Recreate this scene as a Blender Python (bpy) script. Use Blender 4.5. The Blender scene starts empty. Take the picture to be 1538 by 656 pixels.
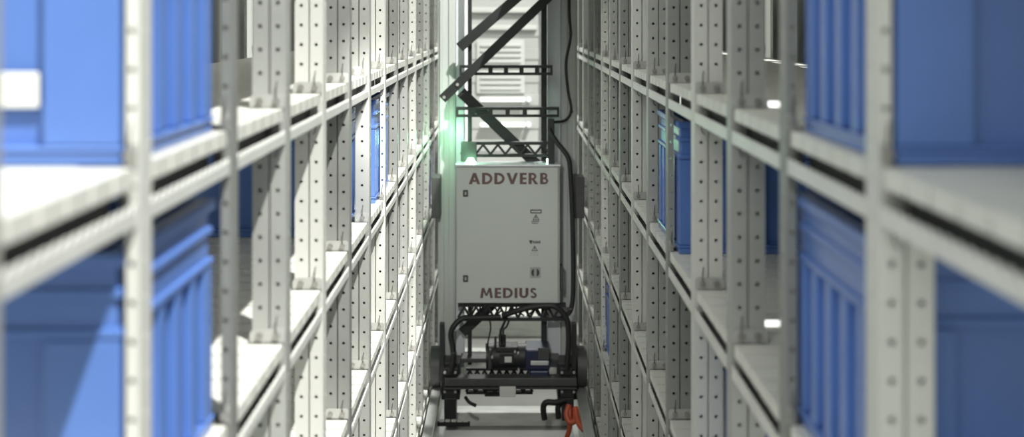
import bpy, math, random
from mathutils import Vector, Matrix

# ------------------------------------------------------------------ camera, light, exposure
SC = bpy.context.scene
COL = SC.collection
F, VX, VY, H = 1826.0, 764.0, 29.0, 1.95          # focal length in px, vanishing point in px, eye height
cam_d = bpy.data.cameras.new('camera')
cam_d.sensor_width = 36.0
cam_d.lens = F / 1538 * 36
cam_d.shift_x = (769 - VX) / 1538
cam_d.shift_y = -(328 - VY) / 1538
cam_d.clip_start = 0.02
cam_d.dof.use_dof = True
cam_d.dof.focus_distance = 3.9
cam_d.dof.aperture_fstop = 2.7
cam = bpy.data.objects.new('camera', cam_d)
cam.location = (0, 0, H)
cam.rotation_euler = (math.pi / 2, 0, 0)
COL.objects.link(cam)
SC.camera = cam

wd = bpy.data.worlds.new('hall_light')
SC.world = wd
wd.use_nodes = True
wd.node_tree.nodes['Background'].inputs[0].default_value = (0.93, 1.0, 0.95, 1)
wd.node_tree.nodes['Background'].inputs[1].default_value = 0.68

def sun(name, direction, strength, angle, color=(1, 1, 1)):
    d = bpy.data.lights.new(name, 'SUN')
    d.energy = strength; d.angle = math.radians(angle); d.color = color
    o = bpy.data.objects.new(name, d)
    o.rotation_euler = Vector(direction).to_track_quat('-Z', 'Y').to_euler()
    o.location = (2, -2, 6)
    COL.objects.link(o)
sun('skylight_key', (-0.36, 0.48, -1.0), 8.5, 1.2, (1.0, 1.0, 0.95))
sun('right_fill_sun', (0.42, 0.85, -0.85), 0.85, 35, (1.0, 1.0, 0.94))  # soft second sun added to brighten the right rack

def spot(name, loc, aim, power, cone, blend, size, color=(1, 1, 1)):
    d = bpy.data.lights.new(name, 'SPOT')
    d.energy = power; d.spot_size = math.radians(cone); d.spot_blend = blend; d.shadow_soft_size = size; d.color = color
    o = bpy.data.objects.new(name, d)
    o.location = loc
    o.rotation_euler = (Vector(aim) - Vector(loc)).to_track_quat('-Z', 'Y').to_euler()
    COL.objects.link(o)
spot('cabinet_fill_spot', (-0.22, 2.3, 2.03), (-0.22, 5.55, 0.80), 115, 33, 1.0, 0.06, (1.0, 1.0, 0.95))  # unseen spot added to brighten the cabinet and crane base
spot('far_fill_spot', (0.0, 8.2, 3.4), (0.0, 6.4, 0.0), 260, 60, 0.6, 0.15, (1.0, 1.0, 0.97))  # unseen spot added to lift the floor and end wall behind the crane

SC.view_settings.view_transform = 'Standard'
SC.view_settings.look = 'None'
SC.view_settings.exposure = 0.0
SC.view_settings.gamma = 1.0
SC.view_settings.use_curve_mapping = False
SC.cycles.use_denoising = True

# ------------------------------------------------------------------ helpers
def px(x, y, d):
    """the point that the photo shows at pixel x, y when it stands d metres away"""
    return Vector(((x - VX) * d / F, d, H - (y - VY) * d / F))

class MB:
    def __init__(s):
        s.v = []; s.f = []; s.smooth = []
    def add(s, verts, faces, smooth=False):
        n = len(s.v)
        s.v += [tuple(p) for p in verts]
        s.f += [tuple(n + i for i in f) for f in faces]
        s.smooth += [smooth] * len(faces)
        return s
    def box(s, x0, x1, y0, y1, z0, z1):
        if x0 > x1: x0, x1 = x1, x0
        if y0 > y1: y0, y1 = y1, y0
        if z0 > z1: z0, z1 = z1, z0
        v = [(x, y, z) for z in (z0, z1) for y in (y0, y1) for x in (x0, x1)]
        return s.add(v, [(0, 2, 3, 1), (4, 5, 7, 6), (0, 1, 5, 4), (2, 6, 7, 3), (0, 4, 6, 2), (1, 3, 7, 5)])
    def prism_y(s, pts, y0, y1):
        """outline pts (x, z) swept from y0 to y1"""
        a = sum(pts[i][0] * pts[(i + 1) % len(pts)][1] - pts[(i + 1) % len(pts)][0] * pts[i][1] for i in range(len(pts)))
        if a < 0: pts = pts[::-1]
        n = len(pts)
        v = [(x, y0, z) for x, z in pts] + [(x, y1, z) for x, z in pts]
        return s.add(v, [tuple(range(n)), tuple(range(2 * n - 1, n - 1, -1))] +
                     [(i, i + n, (i + 1) % n + n, (i + 1) % n) for i in range(n)])
    def bar(s, a, b, w, t, y0=None):
        """flat bar from a to b in a plane facing the aisle axis: w wide, t thick along y"""
        a = Vector(a); b = Vector(b)
        d = (b - a); d.y = 0; d.normalize()
        n = Vector((-d.z, 0, d.x)) * (w / 2)
        y = Vector((0, t, 0))
        v = [a - n, a + n, b + n, b - n, a - n + y, a + n + y, b + n + y, b - n + y]
        return s.add(v, [(0, 1, 2, 3), (7, 6, 5, 4), (0, 4, 5, 1), (1, 5, 6, 2), (2, 6, 7, 3), (3, 7, 4, 0)])
    def cyl(s, c, axis, r, h, n=24, r2=None, inner=0.0):
        r2 = r if r2 is None else r2
        q = Vector(axis).to_track_quat('Z', 'Y')
        c = Vector(c); v = []
        for k, (rr, z) in enumerate(((r, -h / 2), (r2, h / 2))):
            for i in range(n):
                a = 2 * math.pi * i / n
                v.append(c + q @ Vector((rr * math.cos(a), rr * math.sin(a), z)))
        f = [(i, (i + 1) % n, (i + 1) % n + n, i + n) for i in range(n)]
        s.add(v, f, True)
        return s.add(v, [tuple(range(n - 1, -1, -1)), tuple(range(n, 2 * n))])
    def tube(s, pts, r, n=10):
        pts = smooth_path([Vector(p) for p in pts])
        v = []; up = None
        for i, p in enumerate(pts):
            t = (pts[min(i + 1, len(pts) - 1)] - pts[max(i - 1, 0)]).normalized()
            if up is None:
                up = t.orthogonal().normalized()
            up = (up - t * up.dot(t)).normalized()
            w = t.cross(up)
            for k in range(n):
                a = 2 * math.pi * k / n
                v.append(p + (up * math.cos(a) + w * math.sin(a)) * r)
        m = len(pts)
        f = [(i * n + k, i * n + (k + 1) % n, (i + 1) * n + (k + 1) % n, (i + 1) * n + k) for i in range(m - 1) for k in range(n)]
        s.add(v, f, True)
        return s.add(v, [tuple(range(n - 1, -1, -1)), tuple(range((m - 1) * n, m * n))])
    def perf(s, u0, u1, z0, z1, y, t, r, pitch, uc=None, flip=False):
        """perforated sheet in the plane y with thickness t: one column of round holes"""
        uc = (u0 + u1) / 2 if uc is None else uc
        n = max(1, round((z1 - z0) / pitch)); p = (z1 - z0) / n
        for i in range(n):
            a, b = z0 + i * p, z0 + (i + 1) * p
            zc = (a + b) / 2
            o = [(u1, zc), (u1, b), (uc, b), (u0, b), (u0, zc), (u0, a), (uc, a), (u1, a)]
            h = [(uc + r * math.cos(k * math.pi / 4), zc + r * math.sin(k * math.pi / 4)) for k in range(8)]
            v = [(x, y, z) for x, z in o] + [(x, y, z) for x, z in h] + [(x, y + t, z) for x, z in h] + [(x, y + t, z) for x, z in o]
            f = []
            for k in range(8):
                m = (k + 1) % 8
                f += [(k, k + 8, m + 8, m), (k + 8, k + 16, m + 16, m + 8), (k + 16, k + 24, m + 24, m + 16)]
            f += [(0, 1, 25, 24), (0, 24, 31, 7), (3, 4, 28, 27), (4, 5, 29, 28)]
            s.add(v, f)
        return s
    def mesh(s, name, mat):
        me = bpy.data.meshes.new(name)
        me.from_pydata(s.v, [], s.f)
        me.polygons.foreach_set('use_smooth', s.smooth)
        me.materials.append(mat)
        me.update()
        return me
    def build(s, name, mat, parent=None, loc=None, bevel=0.0, seg=2):
        return link(name, s.mesh(name, mat), parent, loc, bevel, seg)

def smooth_path(pts, sub=6):
    if len(pts) < 3: return pts
    out = []
    for i in range(len(pts) - 1):
        p0, p1, p2, p3 = pts[max(i - 1, 0)], pts[i], pts[i + 1], pts[min(i + 2, len(pts) - 1)]
        for k in range(sub):
            t = k / sub
            out.append(0.5 * ((2 * p1) + (p2 - p0) * t + (2 * p0 - 5 * p1 + 4 * p2 - p3) * t * t + (3 * p1 - p0 - 3 * p2 + p3) * t ** 3))
    return out + [pts[-1]]

def link(name, me, parent=None, loc=None, bevel=0.0, seg=2):
    o = bpy.data.objects.new(name, me)
    COL.objects.link(o)
    if parent is not None: o.parent = parent
    if loc is not None: o.location = loc
    if bevel:
        b = o.modifiers.new('bevel', 'BEVEL'); b.width = bevel; b.segments = seg; b.limit_method = 'ANGLE'
    return o

def tag(o, label, cat, group=None, kind=None):
    o['label'] = label; o['category'] = cat
    if group: o['group'] = group
    if kind: o['kind'] = kind
    return o

def thing(name, label, cat, loc=(0, 0, 0), group=None):
    o = bpy.data.objects.new(name, None)
    o.empty_display_size = 0.05
    COL.objects.link(o); o.location = loc
    return tag(o, label, cat, group)

def struct(o):
    o['kind'] = 'structure'; return o

def copy_tree(o, loc, label):
    c = o.copy(); COL.objects.link(c); c.location = loc; c['label'] = label
    for ch in o.children:
        d = ch.copy(); COL.objects.link(d); d.parent = c
        for g in ch.children:
            e = g.copy(); COL.objects.link(e); e.parent = d
    return c

def mat(name, color, rough=0.5, metal=0.0, var=0.08, scale=8.0, bump=0.0, emit=None, strength=0.0, spec=0.5, stretch=(1, 1, 1)):
    m = bpy.data.materials.new(name)
    m.use_nodes = True
    nt = m.node_tree; b = nt.nodes['Principled BSDF']
    b.inputs['Roughness'].default_value = rough
    b.inputs['Metallic'].default_value = metal
    b.inputs['Specular IOR Level'].default_value = spec
    tc = nt.nodes.new('ShaderNodeTexCoord'); mp = nt.nodes.new('ShaderNodeMapping')
    nz = nt.nodes.new('ShaderNodeTexNoise'); rp = nt.nodes.new('ShaderNodeValToRGB')
    mp.inputs['Scale'].default_value = stretch
    nz.inputs['Scale'].default_value = scale; nz.inputs['Detail'].default_value = 4
    lo = [max(0, c * (1 - var)) for c in color]; hi = [min(1, c * (1 + var)) for c in color]
    rp.color_ramp.elements[0].color = (*lo, 1); rp.color_ramp.elements[0].position = 0.3
    rp.color_ramp.elements[1].color = (*hi, 1); rp.color_ramp.elements[1].position = 0.7
    nt.links.new(tc.outputs['Object'], mp.inputs[0]); nt.links.new(mp.outputs[0], nz.inputs['Vector'])
    nt.links.new(nz.outputs['Fac'], rp.inputs[0]); nt.links.new(rp.outputs[0], b.inputs['Base Color'])
    if bump:
        bp = nt.nodes.new('ShaderNodeBump'); bp.inputs['Strength'].default_value = bump; bp.inputs['Distance'].default_value = 0.004
        nt.links.new(nz.outputs['Fac'], bp.inputs['Height']); nt.links.new(bp.outputs[0], b.inputs['Normal'])
    if emit:
        b.inputs['Emission Color'].default_value = (*emit, 1); b.inputs['Emission Strength'].default_value = strength
    return m

M = dict(
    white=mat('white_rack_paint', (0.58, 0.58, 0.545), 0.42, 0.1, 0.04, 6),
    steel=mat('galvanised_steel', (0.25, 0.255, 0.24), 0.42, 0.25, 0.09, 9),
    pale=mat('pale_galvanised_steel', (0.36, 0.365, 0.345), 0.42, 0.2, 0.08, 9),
    deck=mat('shelf_sheet_steel', (0.66, 0.655, 0.61), 0.45, 0.15, 0.06, 5),
    lip=mat('beam_sheet_steel', (0.66, 0.66, 0.63), 0.4, 0.2, 0.06, 8),
    foot=mat('bracket_zinc', (0.42, 0.42, 0.40), 0.4, 0.3, 0.08, 15),
    bolt=mat('bolt_zinc', (0.34, 0.33, 0.31), 0.35, 0.7, 0.1, 40),
    pin=mat('safety_pin_wire', (0.09, 0.085, 0.08), 0.4, 0.4, 0.1, 40),
    blue=mat('blue_tote_plastic', (0.082, 0.165, 0.44), 0.24, 0, 0.07, 5),
    card=mat('white_card', (0.62, 0.62, 0.585), 0.7, 0, 0.03, 12),
    black=mat('black_painted_steel', (0.022, 0.024, 0.024), 0.5, 0.1, 0.2, 12),
    rubber=mat('black_rubber', (0.012, 0.012, 0.013), 0.55, 0, 0.2, 20),
    dark=mat('dark_grey_steel', (0.07, 0.072, 0.07), 0.5, 0.2, 0.15, 12),
    mast=mat('mast_aluminium', (0.52, 0.54, 0.52), 0.40, 0.1, 0.05, 3, stretch=(6, 6, 0.6)),
    mastw=mat('mast_guide_aluminium', (0.72, 0.73, 0.77), 0.38, 0.1, 0.05, 3, stretch=(6, 6, 0.6)),
    cab=mat('grey_cabinet_paint', (0.50, 0.525, 0.50), 0.5, 0, 0.03, 3),
    letter=mat('maroon_lettering', (0.125, 0.072, 0.062), 0.6, 0, 0.2, 30),
    ink=mat('dark_print', (0.045, 0.045, 0.045), 0.6, 0, 0.1, 30),
    sticker=mat('grey_sticker', (0.33, 0.34, 0.32), 0.6, 0, 0.05, 30),
    green=mat('green_lamp_lens', (0.3, 0.9, 0.5), 0.3, 0, 0.02, 8, emit=(0.45, 1.0, 0.6), strength=14),
    navy=mat('navy_drive_paint', (0.018, 0.024, 0.062), 0.4, 0.1, 0.15, 14),
    orange=mat('orange_cable_sheath', (0.50, 0.09, 0.04), 0.45, 0, 0.1, 14),
    floor=mat('concrete_floor', (0.33, 0.33, 0.31), 0.5, 0, 0.22, 2.2, 0.1),
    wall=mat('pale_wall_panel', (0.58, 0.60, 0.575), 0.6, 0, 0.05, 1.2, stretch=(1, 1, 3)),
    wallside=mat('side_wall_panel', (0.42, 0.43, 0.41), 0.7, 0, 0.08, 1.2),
    panel=mat('roller_door_slat', (0.36, 0.37, 0.355), 0.45, 0.1, 0.04, 2),
    tube=mat('lamp_tube', (0.95, 0.97, 0.93), 0.4, 0, 0.01, 4, emit=(0.95, 1.0, 0.94), strength=1.3),
    glow=mat('light_patch_glow', (0.9, 0.9, 0.88), 0.4, 0, 0.01, 4, emit=(1.0, 1.0, 0.97), strength=1.5),  # emission painted as patches of light on the shelves
    sleeper=mat('grey_sleeper_steel', (0.66, 0.67, 0.63), 0.5, 0.2, 0.15, 7, stretch=(1, 6, 6)),
    rail=mat('worn_rail_steel', (0.55, 0.56, 0.54), 0.28, 0.6, 0.1, 10),
)

# ------------------------------------------------------------------ the setting
W = 0.37                      # half width of the aisle between the rack faces
PITCH, D0 = 0.402, 0.858      # upright spacing and the first one
ZL = {L: H - (0.148 + 0.390 * (L - 1)) for L in range(-1, 6)}     # deck heights, level 1 just below the eye
def dep(k): return D0 + PITCH * k
END = 10.6

struct(MB().box(-2.2, 2.2, -1.5, END + 0.2, -0.06, 0).build('floor', M['floor']))
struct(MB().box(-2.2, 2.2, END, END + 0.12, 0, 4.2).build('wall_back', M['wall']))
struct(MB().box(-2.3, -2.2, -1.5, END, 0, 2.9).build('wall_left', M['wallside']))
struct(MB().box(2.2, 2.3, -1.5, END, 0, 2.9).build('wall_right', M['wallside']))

# roller door at the end of the aisle with two lamp tubes across it
door = MB()
dx0, dx1 = px(706, 0, END).x, px(812, 0, END).x
for i in range(26):
    z = 0.0 + i * 0.1
    door.prism_y([(dx0, z), (dx0, z + 0.0995), (dx1, z + 0.0995), (dx1, z)], END - 0.05 + (0.006 if i % 2 else 0), END - 0.002)
dr = door.build('door_1', M['panel'], bevel=0.003); struct(dr)
fr = MB()
for a, b in ((dx0 - 0.07, dx0 - 0.003), (dx1 + 0.003, dx1 + 0.07)):
    fr.box(a, b, END - 0.08, END - 0.002, 0, 2.68)
fr.box(dx0 - 0.07, dx1 + 0.07, END - 0.10, END - 0.002, 2.603, 2.75)
struct(fr.build('trim_1', M['mastw'], bevel=0.006))

vp = MB()
pa, pb = px(716, 60, END - 0.07), px(788, 140, END - 0.07)
vp.box(pa.x, pb.x, END - 0.066, END - 0.051, pb.z, pa.z)
for i in range(9):
    z = pb.z + 0.03 + i * (pa.z - pb.z - 0.04) / 9
    vp.box(pa.x + 0.03, pb.x - 0.03, END - 0.076, END - 0.0662, z, z + 0.022)
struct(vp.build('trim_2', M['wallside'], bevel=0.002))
vp = MB()
for yy in (38, 12):
    a, b = px(708, yy, END - 0.07), px(806, yy + 7, END - 0.07)
    vp.box(a.x, b.x, END - 0.075, END - 0.051, b.z, a.z)
struct(vp.build('trim_3', M['wallside'], bevel=0.004))
for i, yy in enumerate((149.5, 187.5)):
    a, b = px(722, yy, END - 0.09), px(788, yy, END - 0.09)
    t = thing('tube_lamp', ('upper' if i == 0 else 'lower') + ' of the two short lamp tubes on the pale door behind the machine', 'lamp', (0, END - 0.09, a.z), 'lamp tubes on the far door')
    m = MB().cyl(((a.x + b.x) / 2, 0, 0), (1, 0, 0), 0.016, b.x - a.x, 16); m.build('tube', M['tube'], t)
    MB().cyl(((a.x + b.x) / 2, 0.025, 0), (1, 0, 0), 0.008, b.x - a.x, 12).build('holder', M['mast'], t)
    MB().cyl((b.x + 0.035, 0.012, 0), (0, 1, 0), 0.022, 0.055, 18).build('end_knob', M['mastw'], t)

# ------------------------------------------------------------------ racks
FL, GR = 0.026, 0.0045        # flange width, groove between the two flanges
FT = 0.042                    # upright depth along the aisle
HP, HR = 0.039, 0.0036
seg_cache = {}
def flange_mesh(kind, side, m):
    key = (kind, side, m.name)
    if key in seg_cache: return seg_cache[key]
    b = MB(); s = side
    def P(u0, u1, uc=None):
        a, c = s * (W + u0), s * (W + u1)
        b.perf(min(a, c), max(a, c), 0, 0.39, -FT, 0.0016, HR, HP, None if uc is None else s * (W + uc))
    if kind == 'full':
        P(0.0017, FL); P(FL + GR, 2 * FL + GR)
        b.box(s * (W + FL), s * (W + FL + GR), -FT + 0.010, -FT + 0.0116, 0, 0.39)
        b.box(s * (W + FL), s * (W + FL + 0.0012), -FT + 0.0017, -FT + 0.010, 0, 0.39)
        b.box(s * (W + FL + GR - 0.0012), s * (W + FL + GR), -FT + 0.0017, -FT + 0.010, 0, 0.39)
        b.box(s * (W + 2 * FL + GR - 0.0016), s * (W + 2 * FL + GR), -FT + 0.0017, -0.002, 0, 0.39)
        b.box(s * (W + 0.0017), s * (W + 2 * FL + GR), -0.0016, 0, 0, 0.39)
    elif kind == 'half':
        P(0.0017, 0.037)
        b.box(s * (W + 0.0354), s * (W + 0.037), -FT + 0.0017, -0.0017, 0, 0.39)
        b.box(s * (W + 0.0017), s * (W + 0.037), -0.0016, 0, 0, 0.39)
    else:
        P(0.0017, 0.0135)
        b.box(s * (W + 0.0119), s * (W + 0.0135), -FT + 0.0017, -0.0017, 0, 0.39)
    seg_cache[key] = b.mesh('flange', m)
    return seg_cache[key]
def web_mesh(side, m):
    key = ('web', side, m.name)
    if key not in seg_cache:
        b = MB()
        z0, z1 = 0.0, ZL[0] + 0.40
        n = 16
        # aisle-side web with a column of holes
        t = MB().perf(-FT, 0, z0, z1, 0, 0.0016, HR * 0.9, HP, -0.018)
        b.v = [(side * (W + y), x, z) for x, y, z in t.v]
        b.f = t.f if side < 0 else [f[::-1] for f in t.f]; b.smooth = t.smooth
        seg_cache[key] = b.mesh('web', m)
    return seg_cache[key]
def foot_mesh(side, wide):
    key = ('foot', side, wide)
    if key not in seg_cache:
        w = {'full': 2 * FL + GR + 0.004, 'half': 0.038, 'slim': 0.013}[wide]
        a, c = W + 0.002, W + w
        pts = [(a, 0), (c, 0), (c, 0.015), (c - 0.004, 0.021), (c - 0.012, 0.023), (a + 0.004, 0.023), (a, 0.019)]
        b = MB().prism_y([(side * x, z) for x, z in pts], -FT - 0.0035, -FT - 0.0002)
        seg_cache[key] = b.mesh('foot_bracket', M['foot'])
    return seg_cache[key]
def bolt_mesh(side, u, up):
    key = ('bolt', side, u, up)
    if key not in seg_cache:
        z = 0.011 if up else 0.385 - 0.045
        b = MB().cyl((side * (W + u), -FT - 0.0055, z), (0, 1, 0), 0.0062, 0.0040, 12)
        b.cyl((side * (W + u), -FT - 0.009, z), (0, 1, 0), 0.0035, 0.0036, 6)
        seg_cache[key] = b.mesh('bolt', M['bolt'])
    return seg_cache[key]
def pin_mesh(side, u, up):
    key = ('pin', side, u, up)
    if key not in seg_cache:
        z = 0.011 if up else 0.385 - 0.045
        x = side * (W + u)
        if up: p = [(x, -FT - 0.006, z + 0.004), (x, -FT - 0.007, z + 0.020), (x + 0.0015, -FT - 0.006, z + 0.034)]
        else: p = [(x, -FT - 0.006, z - 0.004), (x - side * 0.003, -FT - 0.009, z - 0.014), (x - side * 0.001, -FT - 0.008, z - 0.026), (x + side * 0.004, -FT - 0.007, z - 0.030)]
        seg_cache[key] = MB().tube(p, 0.0010, 6).mesh('safety_pin', M['pin'])
    return seg_cache[key]

ORD = ['zeroth', 'first', 'second', 'third', 'fourth', 'fifth', 'sixth', 'seventh', 'eighth', 'ninth', 'tenth', 'eleventh', 'twelfth', 'thirteenth', 'fourteenth', 'fifteenth', 'sixteenth', 'seventeenth']
SIDE = {-1: 'left', 1: 'right'}
# uprights beside a tote are narrower there: (side, upright, level) -> kind
KIND = {}
for lv in (1, 2):
    for s in (-1, 1):
        KIND[(s, 1, lv)] = 'slim'; KIND[(s, 2, lv)] = 'slim'
KIND[(1, 1, 2)] = 'full'
KIND[(-1, 6, 2)] = 'half'
KIND[(-1, 7, 2)] = 'slim'
KIND[(1, 5, 2)] = 'slim'
KIND[(1, 10, 4)] = 'slim'
KIND[(-1, 13, 3)] = 'slim'
NK = 16
def visible_z(d):
    return H - (656 - VY) * d / F
for s in (-1, 1):
    for k in range(0, NK):
        d = dep(k) + (0.028 if k == 0 and s < 0 else 0)
        if k == 0 and s > 0: continue
        main = k % 3 == 1
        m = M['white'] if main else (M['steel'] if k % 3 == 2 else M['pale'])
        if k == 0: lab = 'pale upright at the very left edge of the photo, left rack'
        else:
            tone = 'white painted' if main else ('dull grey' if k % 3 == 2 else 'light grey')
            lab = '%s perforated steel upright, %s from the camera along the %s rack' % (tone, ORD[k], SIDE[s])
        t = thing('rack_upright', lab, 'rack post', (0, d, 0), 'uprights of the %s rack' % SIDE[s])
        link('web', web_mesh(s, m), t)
        for L in range(0, 6):
            z = ZL[L]
            if z + 0.39 < visible_z(d) - 0.30: continue
            kd = KIND.get((s, k, L + 0), 'full') if L else 'full'
            # the run standing on deck L
            f = link('flange', flange_mesh(kd, s, m), t, (0, 0, z))
            if L >= 1:
                u = {'full': 0.016, 'half': 0.018, 'slim': 0.0075}[kd]
                if z > visible_z(d) - 0.15:
                    fb = link('foot_bracket', foot_mesh(s, kd), t, (0, 0, z + 0.0006))
                    link('bolt', bolt_mesh(s, u, True), fb); link('safety_pin', pin_mesh(s, u, True), fb)
                    if kd == 'full': link('bolt', bolt_mesh(s, 0.044, True), fb)
                if L >= 2:
                    link('bolt', bolt_mesh(s, u, False), t, (0, 0, z)); link('safety_pin', pin_mesh(s, u, False), t, (0, 0, z))

# shelves: a ribbed deck with a toothed front lip, one per bay and level
DW = 0.63
dk_cache = {}
def deck_mesh(side):
    if side in dk_cache: return dk_cache[side]
    b = MB(); s = side
    n = 6; p = PITCH / n
    for i in range(n):
        y0 = -FT + i * p; y1 = y0 + p - 0.009
        behind = False                      # slats that run up to an upright stop behind it
        u0 = 0.062 if behind else 0.004
        if i == 0:                               # the slat at the upright is cut back behind it
            b.box(s * (W + 0.062), s * (W + DW), y0, y1, -0.020, 0)
            b.box(s * (W + 0.004), s * (W + 0.0618), 0.003, y1, -0.020, 0)
            continue
        b.box(s * (W + u0), s * (W + DW), y0, y1, -0.020, 0)
    b.box(s * (W + 0.066), s * (W + DW - 0.01), -FT + 0.001, PITCH - FT - 0.001, -0.0195, -0.012)
    b.box(s * (W + 0.030), s * (W + 0.0655), 0.006, PITCH - FT - 0.002, -0.0195, -0.012)
    dk_cache[side] = b.mesh('deck', M['deck'])
    return dk_cache[side]
def beam_mesh(side):
    key = ('beam', side)
    if key in dk_cache: return dk_cache[key]
    b = MB(); s = side
    y0, y1 = 0.0015, PITCH - FT - 0.0015
    g = MB()
    g.box(s * (W + 0.030), s * (W + 0.034), y0, y1, -0.0545, -0.0205)       # dark colour painted in for the shade inside the channel
    g.box(s * (W + 0.0045), s * (W + 0.034), y0, y1, -0.058, -0.0545)
    dk_cache[('beam_shade', side)] = g.mesh('shade_strip', M['dark'])
    n = 14; p = (y1 - y0) / n
    pts = [(y0, -0.058), (y1, -0.058)]
    for i in range(n - 1, -1, -1):
        a = y0 + i * p
        pts += [(a + p, -0.0365), (a + p * 0.55, -0.0365), (a + p * 0.30, -0.0425), (a, -0.0425)]
    t = MB().prism_y([(u, z) for u, z in pts], 0, 0.0025)
    q = MB(); q.v = [(s * (W + 0.001 + y), x, z) for x, y, z in t.v]
    b.add(q.v, t.f if s < 0 else [f[::-1] for f in t.f])
    dk_cache[key] = b.mesh('front_beam', M['lip'])
    return dk_cache[key]
LV = {1: 'topmost', 2: 'second', 3: 'third', 4: 'fourth', 5: 'lowest'}
FIRST = {1: 0, 2: 0, 3: 3, 4: 6, 5: 9}
for s in (-1, 1):
    for L in (1, 2, 3, 4, 5):
        for k in range(FIRST[L], NK - 1):
            where = 'between %s and %s uprights' % (ORD[k], ORD[k + 1]) if k else 'nearest the camera, before its first upright'
            t = thing('rack_shelf', 'ribbed steel shelf, %s rack, %s level, %s' % (SIDE[s], LV[L], where), 'shelf', (0, dep(k), ZL[L]), 'shelves of the %s rack' % SIDE[s])
            link('deck', deck_mesh(s), t); link('front_beam', beam_mesh(s), t); link('shade_strip', dk_cache[('beam_shade', s)], t)
            if k == 0 and s < 0: t.scale = (1, 0.92, 1); t.location.y = dep(1) - FT - 0.92 * (PITCH - FT)
    # the level above the frame, which shades what is below it
    t = thing('rack_shelf', 'long steel shelf above the frame at the top of the %s rack' % SIDE[s], 'shelf', (0, 0, ZL[0]))
    MB().box(s * (W + 0.062), s * (W + (DW + 0.04)), dep(-1 if s > 0 else 1) + 0.001, dep(NK - 1), -0.024, 0).build('deck', M['deck'], t)
    if s > 0: MB().box(W + DW + 0.11, W + 1.5, dep(-1), dep(NK - 1), -0.024, 0).build('deck', M['deck'], t)  # unseen extension added to keep the key sun off the rear uprights
    e = MB()
    for k in range(-1 if s > 0 else 1, NK - 1):
        e.box(s * (W + 0.002), s * (W + 0.0618), dep(k) + 0.002, dep(k + 1) - FT - 0.002, -0.058, 0)
    e.build('front_beam', M['lip'], t)

# rear uprights and perforated bracing seen through the bays
for s in (-1, 1):
    xr = s * (W + DW + 0.05)
    for k in range(2, NK, 1):
        t = thing('rear_upright', 'plain grey rear upright, %s from the camera behind the shelves of the %s rack' % (ORD[k - 1], SIDE[s]), 'rack post', (0, dep(k), 0), 'rear uprights of the %s rack' % SIDE[s])
        key = ('rear', s)
        if key not in seg_cache:
            b = MB()
            b.box(xr, xr + s * 0.05, -0.003, 0, 0, ZL[0] + 0.35)
            b.box(xr, xr + s * 0.003, -0.045, -0.0032, 0, ZL[0] + 0.35)
            b.box(xr + s * 0.047, xr + s * 0.05, -0.045, -0.0032, 0, ZL[0] + 0.35)
            seg_cache[key] = b.mesh('channel', M['steel'])
        link('channel', seg_cache[key], t)
    for i, k in enumerate(range(3, 12, 2)):
        for up in (0, 1):
            # sloping perforated strap between two rear uprights
            t = MB().perf(0, 0.055, 0, 0.95, 0, 0.002, 0.013, 0.05)
            a = 0.55 if (i + up) % 2 else -0.55
            b = MB(); 
            ca, sa = math.cos(1.05), math.sin(1.05)
            for x, y, z in t.v:
                yy = (z - 0.475) * sa + (x - 0.027) * ca; zz = (z - 0.475) * ca - (x - 0.027) * sa
                b.v.append((xr + s * (0.054 + up * 0.004 + y), (yy if up else -yy), zz))
            b.f = t.f; b.smooth = t.smooth
            o = b.build('brace_strap', M['pale'], None, (0, dep(k) + PITCH, ZL[1] + (0.02 if up == 0 else 0.24)))
            tag(o, 'perforated sloping strap %s behind the %s rack, at its %s upright' % ('rising away' if up else 'falling away', SIDE[s], ORD[k]), 'brace', 'braces behind the %s rack' % SIDE[s])

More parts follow.
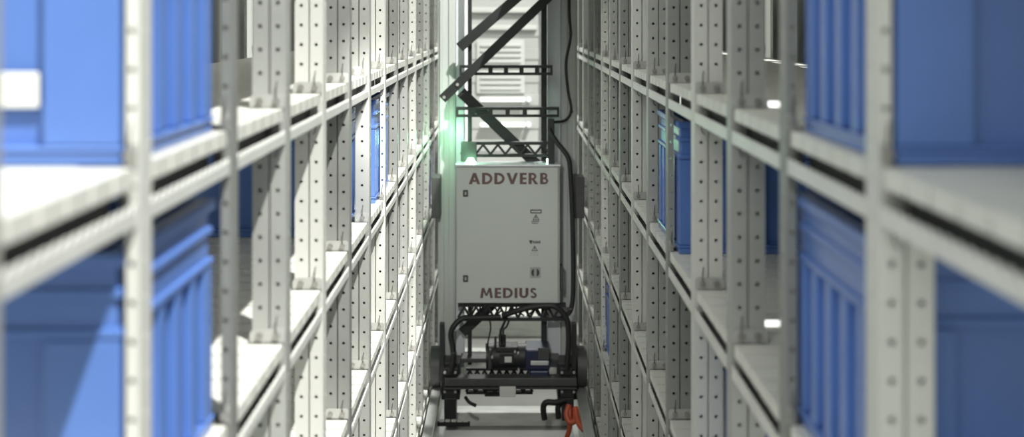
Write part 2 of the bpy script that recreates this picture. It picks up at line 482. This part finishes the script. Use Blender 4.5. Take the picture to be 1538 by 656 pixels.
# ------------------------------------------------------------------ blue totes
BL, BW, BH = 0.385, 0.60, 0.303        # along the aisle, into the rack, high
def tote_meshes(side):
    s = side
    body = MB()
    def bx(mb, u0, u1, y0, y1, z0, z1): mb.box(s * u0, s * u1, y0, y1, z0, z1)
    wt = 0.006
    i = 0.020                                              # walls set back behind ribs and rim
    bx(body, i, BW - i, i, BL - i, 0.004, 0.012)           # floor
    bx(body, i, BW - i, i, i + wt, 0.012, BH - 0.002)
    bx(body, i, BW - i, BL - i - wt, BL - i, 0.012, BH - 0.002)
    bx(body, i, i + wt, i + wt, BL - i - wt, 0.012, BH - 0.002)
    bx(body, BW - i - wt, BW - i, i + wt, BL - i - wt, 0.012, BH - 0.002)
    rim = MB()
    for z0, z1, o in ((BH - 0.014, BH, 0.0), (BH - 0.046, BH - 0.036, 0.003), (BH - 0.086, BH - 0.076, 0.002), (BH - 0.079, BH - 0.012, 0.008)):
        bx(rim, o, BW - o, o, i + 0.001, z0, z1); bx(rim, o, BW - o, BL - i - 0.001, BL - o, z0, z1)
        bx(rim, o, i + 0.001, i + 0.001, BL - i - 0.001, z0, z1); bx(rim, BW - i - 0.001, BW - o, i + 0.001, BL - i - 0.001, z0, z1)
    foot = MB()
    for z0, z1, o in ((0, 0.014, 0.004), (0.014, 0.020, 0.001)):
        bx(foot, o, BW - o, o, i + 0.001, z0, z1); bx(foot, o, BW - o, BL - i - 0.001, BL - o, z0, z1)
        bx(foot, o, i + 0.001, i + 0.001, BL - i - 0.001, z0, z1); bx(foot, BW - i - 0.001, BW - o, i + 0.001, BL - i - 0.001, z0, z1)
    cols, ribs = [], []
    for yy0, yy1, uy0, uy1 in ((0.003, i + 0.001, 0.003, 0.044), (BL - i - 0.001, BL - 0.003, BL - 0.044, BL - 0.003)):
        for u0, u1, w0, w1 in ((0.004, 0.082, 0.004, i + 0.001), (BW - 0.082, BW - 0.004, BW - i - 0.001, BW - 0.004)):
            c = MB(); bx(c, u0, u1, yy0, yy1, 0.0205, BH - 0.087)
            ya, yb = (yy1, uy1) if yy0 < 0.1 else (uy0, yy0)
            bx(c, w0, w1, ya, yb, 0.0205, BH - 0.087)
            cols.append(c.mesh('corner_column', M['blue']))
        for u in (0.20, 0.30, 0.40):
            c = MB(); bx(c, u - 0.006, u + 0.006, yy0 + (0.004 if yy0 < 0.1 else 0), yy1 - (0.004 if yy0 > 0.1 else 0), 0.0205, BH - 0.087)
            ribs.append(c.mesh('rib', M['blue']))
    for u0, u1 in ((0.004, i + 0.001), (BW - i - 0.001, BW - 0.004)):
        for yv in (0.090, 0.158, 0.227, 0.295):
            c = MB(); bx(c, u0, u1, yv - 0.016, yv + 0.011, 0.0205, BH - 0.087)
            ribs.append(c.mesh('rib', M['blue']))
    return ([('tote_body', body.mesh('tote_body', M['blue'])), ('rim', rim.mesh('rim', M['blue'])), ('base_rim', foot.mesh('base_rim', M['blue']))]
            + [('corner_column', c) for c in cols] + [('rib', c) for c in ribs])
TM = {s: tote_meshes(s) for s in (-1, 1)}
def tote(side, u, y, L, label, card=False):
    t = thing('storage_tote', label, 'crate', (side * (W + u), y, ZL[L] + 0.0005), 'blue totes in the racks')
    for n, me in TM[side]:
        link(n, me, t, None, 0.0025, 2)
    if card:
        o = MB().box(side * 0.088, side * 0.165, 0.0098, 0.0135, 0.058, 0.094).build('label_card', M['card'], t, None, 0.004, 3)
        o['label'] = 'white label card in a holder'
    return t
tote(-1, 0.0150, 1.214, 1, 'big blue tote at upper left with a white card on its end', True)
tote(-1, 0.0150, 1.214, 2, 'big blue tote at lower left, directly under the one with the white card')
tote(1, 0.0150, 1.214, 1, 'big blue tote at upper right, standing on the topmost shelf')
tote(1, 0.0150, 1.262, 2, 'big blue tote at lower right, on the shelf under the upper right tote')
tote(-1, 0.0420, 2.995, 2, 'blue tote on the left rack, only a thin sliver seen beside the sixth upright')
tote(-1, 0.0160, 3.545, 2, 'bright blue tote in the middle of the left rack, beside its seventh upright')
tote(1, 0.0160, 2.780, 2, 'dark blue tote in the middle of the right rack, beside its fifth upright')
tote(1, 0.0600, 2.075, 3, 'blue tote on the right rack third level, cut by the bottom of the photo')
tote(1, 0.0160, 4.475, 4, 'blue tote low at the far right rack, a narrow strip near the orange cable')
tote(-1, 0.0160, 5.745, 3, 'distant blue tote low in the left rack, beside the machine mast')

# glowing strips stand in for patches of light on the right rack's shelves
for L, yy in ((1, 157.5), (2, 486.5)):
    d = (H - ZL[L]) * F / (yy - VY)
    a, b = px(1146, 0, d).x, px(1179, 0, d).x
    o = MB().box(a, b, -0.055 if L == 1 else -0.016, 0.055 if L == 1 else 0.016, 0, 0.003).build('light_patch', M['glow'], None, (0, d, ZL[L] + 0.0004), 0.0014)
    tag(o, 'white oblong patch of light, made as a glowing strip on the %s shelf of the right rack' % ('topmost' if L == 1 else 'second'), 'light', 'white light patches on the shelves')

# ------------------------------------------------------------------ floor rails and sleepers
for s in (-1, 1):
    xr = s * 0.333
    t = thing('floor_rail', 'worn steel running rail along the foot of the %s rack' % SIDE[s], 'rail', (xr, 0, 0))
    MB().box(-0.030, 0.030, 2.2, 9.6, 0, 0.012).build('rail_foot', M['rail'], t)
    MB().box(-0.006, 0.006, 2.2, 9.6, 0.0121, 0.2179).build('rail_web', M['rail'], t)
    MB().box(-0.022, 0.022, 2.2, 9.6, 0.218, 0.245).build('rail_head', M['rail'], t, None, 0.004)
for i, (yy, h, w) in enumerate(((5.02, 0.10, 0.10), (5.87, 0.070, 0.10), (6.60, 0.16, 0.07), (7.5, 0.13, 0.09), (8.5, 0.13, 0.09))):
    o = MB().box(-0.295, 0.295, yy - w / 2, yy + w / 2, 0, h).build('sleeper_beam', M['sleeper'], None, None, 0.006)
    tag(o, 'pale grey cross beam on the floor between the rails, %s from the camera' % ORD[i + 1], 'beam', 'cross beams between the rails')

# ------------------------------------------------------------------ the stacker crane
CD = 5.55
crane = thing('stacker_crane', 'stacker crane with grey control cabinet, twin masts and green lamp in the aisle', 'machine', (0, 0, 0))
def X(x, d=CD): return (x - VX) * d / F
def Z(y, d=CD): return H - (y - VY) * d / F
def pbox(mb, x0, x1, y0, y1, d0, d1, ref=None):
    r = d0 if ref is None else ref
    return mb.box(X(x0, r), X(x1, r), d0, d1, Z(y1, r), Z(y0, r))
TOP = 2.75
# masts
for s, (a, b, c) in ((-1, (658, 684, 697)), (1, (867, 843, 822))):
    m = MB()
    x0, x1, x2 = X(a, 5.75), X(b, 5.75), X(c, 5.75)
    m.box(x0, x1, 5.75, 5.90, 0.30, TOP)
    m.box(x0 + (x1 - x0) * .10, x0 + (x1 - x0) * .34, 5.742, 5.7499, 0.30, TOP)
    m.box(x0 + (x1 - x0) * .62, x0 + (x1 - x0) * .92, 5.744, 5.7499, 0.30, TOP)
    ms = m.build('mast', M['mast'], crane, None, 0.002)
    MB().box(x1 + (0.001 if s < 0 else -0.001), x2, 5.765, 5.88, 0.30, TOP).build('mast_guide', M['mastw'], ms, None, 0.003)
    p = MB(); xe = (x0 - s * 0.0)
    MB().box(X(648 if s < 0 else 878, 5.62), X(661 if s < 0 else 862, 5.62), 5.62, 5.745, Z(328, 5.62), Z(266, 5.62)).build('guide_bracket', M['dark'], crane, None, 0.003)
    # dark side bars beside the lower masts
    MB().box(X(660 if s < 0 else 859), X(667 if s < 0 else 866), 5.56, 5.60, Z(575), Z(487)).build('side_bar', M['black'], crane, None, 0.002)
# black vertical struts behind the cabinet
for a, b in ((702.5, 708.5), (813, 821.5)):
    MB().box(X(a, 5.70), X(b, 5.70), 5.70, 5.735, 0.33, TOP).build('strut', M['black'], crane, None, 0.002)
# diagonal braces
def brace(p, q, w, d, t=0.012):
    a, b = px(*p, d), px(*q, d)
    MB().bar(a, b, w * d / F, t).build('diagonal_brace', M['black'], crane, None, 0.0015)
brace((690, 71.5), (830, -50), 15, 5.68)
b0 = brace((664, 149), (838, -18), 14, 5.60)
brace((692, 138), (822, 262), 16, 5.685)
brace((694, 500), (745, 452), 15, 5.665)
b1 = MB()
for x, y in ((667, 146), (687, 127)):
    b1.cyl(px(x, y, 5.598), (0, 1, 0), 0.007, 0.006, 12)
b1.build('brace_bolt', M['foot'], crane)
# slotted cross bars (ladder pattern)
def ladder(x0, x1, y0, y1, d, n):
    m = MB(); t = 0.008
    pbox(m, x0, x1, y0, y0 + 4.2, d, d + t); pbox(m, x0, x1, y1 - 4.2, y1, d, d + t)
    step = (x1 - x0) / n
    for i in range(n + 1):
        c = x0 + i * step
        l, r = max(x0, c - 3.3), min(x1, c + 3.3)
        pbox(m, l, r, y0 + 4.21, y1 - 4.21, d, d + t)
    pbox(m, x0, x1, y0, y0 + 2, d + t + 0.0002, d + 0.05)
    m.build('slotted_bar', M['black'], crane)
ladder(690, 830, 98, 113, 5.645, 6)
ladder(685, 840, 161, 176, 5.64, 6)
# lattice trusses
def truss(x0, x1, y0, y1, d, n, edge=4.5, name='truss'):
    m = MB(); t = 0.010
    pbox(m, x0, x1, y0, y0 + edge, d, d + t + 0.02); pbox(m, x0, x1, y1 - edge, y1, d, d + t + 0.02)
    step = (x1 - x0) / n
    for i in range(n):
        a = x0 + i * step
        m.bar(px(a, y1 - edge, d + 0.002), px(a + step / 2, y0 + edge, d + 0.002), 3.4 * d / F, t)
        m.bar(px(a + step / 2, y0 + edge, d + 0.0025), px(a + step, y1 - edge, d + 0.0025), 3.4 * d / F, t)
    m.build(name, M['black'], crane)
truss(692, 826, 213, 236, 5.63, 6)
truss(688, 850, 456, 482, 5.60, 9, 5)
truss(700, 800, 553, 571, 5.80, 9, 3.5)
truss(700, 800, 572, 592, 5.62, 7, 3.5)
# upright stub right of the cabinet top, and a stub on the left
MB().box(X(823), X(833), 5.57, 5.62, Z(247), Z(180)).build('strut', M['black'], crane, None, 0.002)
sb = MB(); pbox(sb, 692, 716, 213, 243, 5.615, 5.628); sb.build('lamp_plate', M['dark'], crane, None, 0.002)

# unseen plate added above the frame to keep the key sun off the cabinet
lc = MB().box(0.02, 0.362, 4.70, 5.72, 2.12, 2.16).build('sun_blocker', M['dark'], crane, None, 0.004)
q = MB()
q.box(0.29, 0.335, 5.60, 5.745, 2.161, 2.55)
q.build('blocker_bracket', M['dark'], lc, None, 0.003)
# control cabinet
cab = MB(); pbox(cab, 685, 841, 250, 456, CD + 0.012, CD + 0.125, CD); cb = cab.build('control_cabinet', M['cab'], crane, None, 0.003)
cd = MB(); pbox(cd, 686.5, 838.5, 251, 455, CD, CD + 0.0115, CD); cd.build('cabinet_door', M['cab'], cb, None, 0.003)
cd = MB(); pbox(cd, 684, 842, 247, 249.6, CD - 0.006, CD + 0.13, CD); cd.build('rain_lip', M['mastw'], cb, None, 0.001)
for y in (290, 418):
    lk = MB(); pbox(lk, 695.5, 703, y - 5, y + 5, CD - 0.006, CD - 0.0002, CD); o = lk.build('door_lock', M['ink'], cb, None, 0.002)
    lk = MB(); pbox(lk, 697.9, 700.9, y - 2.3, y + 2.3, CD - 0.008, CD - 0.0062, CD); lk.build('door_lock', M['sticker'], cb)
sd = MB(); pbox(sd, 842.2, 846, 402, 440, CD + 0.03, CD + 0.09, CD); sd.build('side_vent', M['dark'], cb, None, 0.002)

# lettering: heavy geometric capitals drawn as strokes on a unit height
S = 0.25
def arc(cx, cy, ro, ri, a0, a1, n=14, sy=1.0):
    q = []
    for i in range(n):
        t0 = math.radians(a0 + (a1 - a0) * i / n); t1 = math.radians(a0 + (a1 - a0) * (i + 1) / n)
        q.append([(cx + ro * math.cos(t0), cy + sy * ro * math.sin(t0)), (cx + ro * math.cos(t1), cy + sy * ro * math.sin(t1)),
                  (cx + ri * math.cos(t1), cy + sy * ri * math.sin(t1)), (cx + ri * math.cos(t0), cy + sy * ri * math.sin(t0))])
    return q
def R(x0, y0, x1, y1): return [(x0, y0), (x1, y0), (x1, y1), (x0, y1)]
def glyph(c):
    if c == 'A': return [[(0, 0), (S + .02, 0), (.595, 1), (.345, 1)], [(.94, 0), (.69, 0), (.345, 1), (.595, 1)], R(.22, .2, .72, .38)], .94
    if c == 'D': return [R(0, 0, S, 1), R(S, .81, .36, 1), R(S, 0, .36, .19)] + arc(.35, .5, .5, .285, -90, 90), .85
    if c == 'V': return [[(0, 1), (S + .02, 1), (.595, 0), (.345, 0)], [(.94, 1), (.69, 1), (.345, 0), (.595, 0)]], .94
    if c == 'E': return [R(0, 0, S, 1), R(S, .81, .56, 1), R(S, .41, .54, .6), R(S, 0, .56, .19)], .56
    if c == 'R': return [R(0, 0, S, 1), R(S, .83, .36, 1), R(S, .38, .36, .55), [(.27, .42), (.50, .42), (.80, 0), (.53, 0)]] + arc(.34, .69, .31, .125, -90, 90), .80
    if c == 'B': return [R(0, 0, S, 1), R(S, .83, .34, 1), R(S, .43, .38, .59), R(S, 0, .38, .18)] + arc(.33, .735, .265, .095, -90, 90) + arc(.37, .295, .295, .115, -90, 90), .67
    if c == 'M': return [[(0, 0), (S, 0), (.36, 1), (.15, 1)], [(1.1, 0), (.87, 0), (.74, 1), (.95, 1)], [(.15, 1), (.36, 1), (.62, .22), (.48, .22)], [(.95, 1), (.74, 1), (.48, .22), (.62, .22)]], 1.1
    if c == 'I': return [R(0, 0, S, 1)], S
    if c == 'U': return [R(0, .35, S, 1), R(.54, .35, .54 + S, 1)] + arc(.385, .37, .385, .155, 180, 360, 16, .96), .77
    if c == 'S': return arc(.30, .735, .27, .075, 20, 270, 14, .98) + arc(.30, .275, .285, .085, -160, 92, 14, .97), .60
def word(txt, x0, x1, y0, y1, name, label):
    gl = [glyph(c) for c in txt]
    gap = .15
    tot = sum(w for _, w in gl) + gap * (len(gl) - 1)
    h = (y1 - y0); sx = (x1 - x0) / tot
    m = MB(); u = 0
    for polys, w in gl:
        for j, p in enumerate(polys):
            pts = [(X(x0 + (u + a) * sx, CD), Z(y1 - b * h, CD)) for a, b in p]
            m.prism_y(pts, CD - 0.0012 - 0.00002 * (j % 4), CD - 0.0001)
        u += w + gap
    o = m.build(name, M['letter'], cb); o['label'] = label
word('ADDVERB', 704, 823.5, 259.5, 276.5, 'lettering', 'maroon capitals ADDVERB')
word('MEDIUS', 721, 806.5, 432, 447.5, 'lettering', 'maroon capitals MEDIUS')
# warning stickers
def tri(m, cx, cy, w, h, y0, y1, hole=True):
    a, b, c = (X(cx - w / 2), Z(cy + h / 2)), (X(cx + w / 2), Z(cy + h / 2)), (X(cx), Z(cy - h / 2))
    def mid(p, q, t): return (p[0] + (q[0] - p[0]) * t, p[1] + (q[1] - p[1]) * t)
    g = ((a[0] + b[0] + c[0]) / 3, (a[1] + b[1] + c[1]) / 3)
    ai, bi, ci = (mid(p, g, 0.34) for p in (a, b, c))
    for p, q, r, t in ((a, b, bi, ai), (b, c, ci, bi), (c, a, ai, ci)):
        m.prism_y([p, q, r, t], y0, y1)
    pbox(m, cx - .7, cx + .7, cy - 1.2, cy + 1.6, y0, y1, CD); pbox(m, cx - .7, cx + .7, cy + 2.2, cy + 3.3, y0, y1, CD)
F0, F1 = CD - 0.0010, CD - 0.00055
def sticker(x0, x1, y0, y1): 
    m = MB(); pbox(m, x0, x1, y0, y1, CD - 0.0005, CD - 0.0001, CD); return m
st = sticker(796, 814, 313.5, 339).build('warning_sticker', M['cab'], cb)
m = MB(); 
pbox(m, 796.5, 813.5, 314.5, 316.3, F0, F1, CD); pbox(m, 796.5, 813.5, 318.7, 320.4, F0, F1, CD)
pbox(m, 796.5, 798, 316.35, 318.65, F0, F1, CD); pbox(m, 812, 813.5, 316.35, 318.65, F0, F1, CD)
tri(m, 805, 326, 11, 9.5, F0, F1)
for yy, a, b in ((332, 798, 810), (334.6, 798.5, 808)): pbox(m, a, b, yy, yy + 1.0, F0, F1, CD)
m.build('print', M['ink'], st)
st = sticker(794, 812, 359.5, 386).build('warning_sticker', M['cab'], cb)
m = MB()
m.prism_y([(X(794.6), Z(360.5)), (X(799.5), Z(360.5)), (X(798.5), Z(366)), (X(796.5), Z(366))], F0, F1)
for i in range(5): pbox(m, 800.2 + i * 2.4, 801.9 + i * 2.4, 361.3 + (i % 2) * .8, 365.4, F0, F1, CD)
tri(m, 803, 372.5, 10, 8.5, F0, F1)
m.build('print', M['ink'], st)
m = MB()
for yy in (379, 382): 
    for i in range(4): pbox(m, 797 + i * 3.2, 799 + i * 3.2, yy, yy + 1.2, F0, F1, CD)
m.build('print', M['sticker'], st)
st = sticker(796, 812, 401, 417.5).build('switch_sticker', M['sticker'], cb)
m = MB()
for sg in (-1, 1):
    pts = [(X(804 + sg * (1.2 + 5 * math.cos(t))), Z(409.2 + 5.8 * math.sin(t))) for t in [math.radians(-80 + 16 * i) for i in range(11)]]
    m.prism_y(pts, F0, F1)
m.build('print', M['ink'], st)

# green signal lamp on the cabinet top
lp = px(707, 243.5, CD + 0.03)
lamp = MB()
prof = [(0.000, 0.026), (0.024, 0.021), (0.024, 0.0)]
lamp.cyl((lp.x, lp.y, Z(247) + 0.0165), (0, 0, 1), 0.022, 0.018, 20, 0.012)
lamp.cyl((lp.x, lp.y, Z(247) + 0.0040), (0, 0, 1), 0.024, 0.007, 20)
lamp.build('signal_lamp', M['green'], crane, None, 0.002)
o = MB().cyl((X(823, CD + .03), CD + 0.03, Z(247) + 0.012), (0, 0, 1), 0.006, 0.022, 12).build('signal_lamp', M['green'], crane)
pl = bpy.data.lights.new('signal_lamp_light', 'POINT'); pl.energy = 1.5; pl.color = (0.38, 1.0, 0.55); pl.shadow_soft_size = 0.03
po = bpy.data.objects.new('signal_lamp_light', pl); po.location = (X(680), 5.58, Z(208)); COL.objects.link(po)

# cables
def cable(pts, r, d=None, name='cable'):
    MB().tube([px(*p) for p in pts], r * 5.6 / F, 10).build(name, M['rubber'], crane)
cable([(855, -40, 5.70), (855, 20, 5.70), (857, 55, 5.70), (850, 95, 5.70), (853, 135, 5.68), (858, 165, 5.66), (850, 180, 5.64), (835, 183, 5.62), (826, 182, 5.61)], 2.2)
cable([(828, 184, 5.60), (826, 196, 5.57), (836, 213, 5.545), (853, 236, 5.53), (857, 262, 5.53), (860, 340, 5.53), (861, 430, 5.53), (857, 466, 5.53), (846, 474, 5.54)], 3.6)
cable([(755, 474, 5.57), (775, 467, 5.55), (800, 461, 5.54), (828, 459, 5.53), (842, 466, 5.53), (852, 482, 5.53), (854, 515, 5.53), (851, 553, 5.53)], 4.2)
cable([(752, 476, 5.56), (715, 477, 5.55), (695, 478, 5.54), (682, 489, 5.53), (677, 503, 5.53), (680, 520, 5.53), (681, 540, 5.53), (677, 558, 5.53)], 4.2)
cable([(735, 478, 5.585), (737, 492, 5.59), (734, 508, 5.59), (731.5, 522, 5.59)], 1.2)
cable([(760, 478, 5.59), (755, 490, 5.59), (752, 497, 5.59), (752, 512, 5.59)], 2.0)
cable([(765, 480, 5.585), (761, 490, 5.585), (756, 496, 5.585), (756.5, 512, 5.585)], 1.5)
random.seed(4)
for i in range(12):
    x = 712 + i * 9.5
    cable([(x, 457, 5.585), (x + random.uniform(-6, 6), 465, 5.58), (x + random.uniform(-10, 10), 474, 5.582)], 1.3)
tie = MB()
for x, y in ((681, 529), (857, 463), (857, 50), (858, 168)):
    tie.cyl(px(x, y, 5.53 if y > 200 else 5.70), (0, 0, 1), 0.0145 if y > 200 else 0.009, 0.008, 14)
tie.build('cable_tie', M['dark'], crane)

# base frame, drive and wheels
bf = MB()
pbox(bf, 668, 866, 566, 578, 5.53, 5.60, CD); bf.build('base_beam', M['dark'], crane, None, 0.003)
bf = MB(); pbox(bf, 668, 866, 579.5, 582, 5.525, 5.61, CD); bf.build('base_plate', M['dark'], crane)
bf = MB(); pbox(bf, 690, 842, 548, 555, 5.66, 5.75, CD); bf.build('base_beam', M['dark'], crane, None, 0.003)
for s, (a, b) in ((-1, (662, 690)), (1, (838, 868))):
    q = MB(); pbox(q, a, b, 550, 606, 5.605, 5.74, CD); q.build('axle_box', M['black'], crane, None, 0.004)
    q = MB(); pbox(q, a + 3, b - 3, 554, 565, 5.56, 5.604, CD); q.build('clamp_block', M['black'], crane, None, 0.003); q = MB(); pbox(q, a + 5, b - 5, 583, 598, 5.55, 5.604, CD); q.build('clamp_block', M['black'], crane, None, 0.003)
    q = MB()
    c = (a + b) / 2
    pbox(q, c - 9 * 1, c + 9, 598, 632, 5.55, 5.66, CD); q.build('guide_block', M['black'], crane, None, 0.003)
    q = MB()
    for yy in (559, 559 + 29): 
        for xx in (a + 6, b - 6): q.cyl(px(xx, yy, 5.545), (0, 1, 0), 0.006, 0.012, 10)
    q.build('bolt', M['foot'], crane)
    xw = s * 0.3395
    w = MB()
    w.cyl((xw, 5.66, 0.245 + 0.092), (1, 0, 0), 0.092, 0.044, 40)
    wh = w.build('wheel', M['dark'], crane, None, 0.005)
    MB().cyl((xw - s * 0.03, 5.66, 0.337), (1, 0, 0), 0.035, 0.02, 24).build('hub', M['black'], wh)
# little dotted switch strip at the left foot
q = MB()
for i in range(5): pbox(q, 660 + i * 9, 667 + i * 9, 629, 632.5, 5.54, 5.548, CD)
q.build('sensor_strip', M['card'], crane)
q = MB(); pbox(q, 657, 706, 633, 639, 5.54, 5.56, CD); q.build('sensor_bar', M['black'], crane)
# motor
mc = px(768, 540, 5.58)
mt = MB().cyl((X(761, 5.60), 5.66, Z(540, 5.60)), (1, 0, 0), 0.058, (798 - 736) * 5.6 / F, 28).build('motor', M['black'], crane, None, 0.006)
q = MB()
for i in range(6): q.cyl((X(741 + i * 5, 5.6), 5.66, Z(540, 5.6)), (1, 0, 0), 0.062, 0.006, 28)
q.build('cooling_rib', M['black'], mt)
q = MB(); pbox(q, 733, 739, 525, 556, 5.60, 5.72, 5.6); q.build('fan_cover', M['dark'], mt, None, 0.008)
q = MB(); pbox(q, 745, 778, 521, 529, 5.60, 5.70, 5.6); q.build('terminal_box', M['black'], mt, None, 0.004)
q = MB(); pbox(q, 758, 768.5, 535, 543.5, 5.594, 5.598, 5.6); o = q.build('rating_plate', M['card'], mt)
q = MB(); q.box(X(750, 5.6), X(772, 5.6), 5.5982, 5.61, Z(546, 5.6), Z(532, 5.6)); q.build('plate_holder', M['black'], mt)
for x, y0, y1, r in ((731.5, 517, 528, 2.4), (744, 508, 522, 1.8), (752, 505, 522, 3.2), (757.5, 505, 522, 2.6)):
    q = MB(); q.cyl((X(x, 5.6), 5.64 if x > 735 else 5.62, Z((y0 + y1) / 2, 5.6)), (0, 0, 1), r * 5.6 / F, (y1 - y0) * 5.6 / F, 12)
    q.build('connector', M['dark'], mt)
q = MB()
for x, y in ((739, 536), (773.5, 528), (778, 530), (779, 554)): q.cyl((X(x, 5.59), 5.59, Z(y, 5.59)), (0, 1, 0), 0.005, 0.02, 10)
q.build('bolt', M['foot'], mt)
q = MB(); q.cyl((X(786, 5.6), 5.655, Z(542, 5.6)), (1, 0, 0), 0.052, 0.05, 26, 0.045); q.build('coupling', M['navy'], mt, None, 0.004)
q = MB(); pbox(q, 789, 826, 524, 556, 5.565, 5.73, 5.57); pbox(q, 795, 825, 556.1, 577, 5.565, 5.72, 5.57); g = q.build('gearbox', M['navy'], crane, None, 0.008)
q = MB(); pbox(q, 797, 824, 540.5, 547, 5.553, 5.5645, 5.57); q.build('gearbox_band', M['mast'], g, None, 0.003)
q = MB(); pbox(q, 808, 825, 521.5, 539, 5.56, 5.5645, 5.57); q.build('gearbox_cover', M['dark'], g, None, 0.003)
# white card hung on the base and small foot bracket
q = MB(); pbox(q, 750.5, 774.5, 577, 592.5, 5.515, 5.5235, CD); q.build('hanging_card', M['card'], crane, None, 0.001)
q = MB(); pbox(q, 727, 755, 594, 607, 5.66, 5.72, CD); q.build('cross_block', M['dark'], crane, None, 0.004)
q = MB(); pbox(q, 706, 842, 590, 595, 5.66, 5.74, CD); q.build('base_beam', M['dark'], crane, None, 0.003)
# black hoses at the right foot
cable([(849, 600, 5.54), (835, 604, 5.53), (821, 604, 5.53), (816, 612, 5.53), (818, 630, 5.53)], 4.5)
cable([(842, 605, 5.55), (838, 612, 5.545), (839, 628, 5.545)], 4.2)
cable([(699, 596, 5.58), (705, 604, 5.56), (715, 609, 5.56)], 2.6)

# orange cable lying by the right rail, nearer than the crane
oc = MB()
def fl(x, y, z): 
    d = (H - z) * F / (y - VY); return px(x, y, d)
oc.tube([px(855, 608, 5.44), px(851, 622, 5.42), px(856, 634, 5.40), px(864, 630, 5.40), px(864, 612, 5.43)], 0.013, 10)
oc.tube([px(864, 612, 5.43), px(868, 632, 5.38), px(874, 642, 5.35), px(877, 645, 5.34)], 0.013, 10)
oc.tube([fl(880, 690, 0.012), fl(868, 676, 0.012), fl(856, 672, 0.012), px(850, 662, 5.44), px(856, 640, 5.41), px(855, 608, 5.44)], 0.011, 10)
tag(oc.build('orange_cable', M['orange']), 'orange cable looped up beside the right rail at the foot of the machine', 'cable')
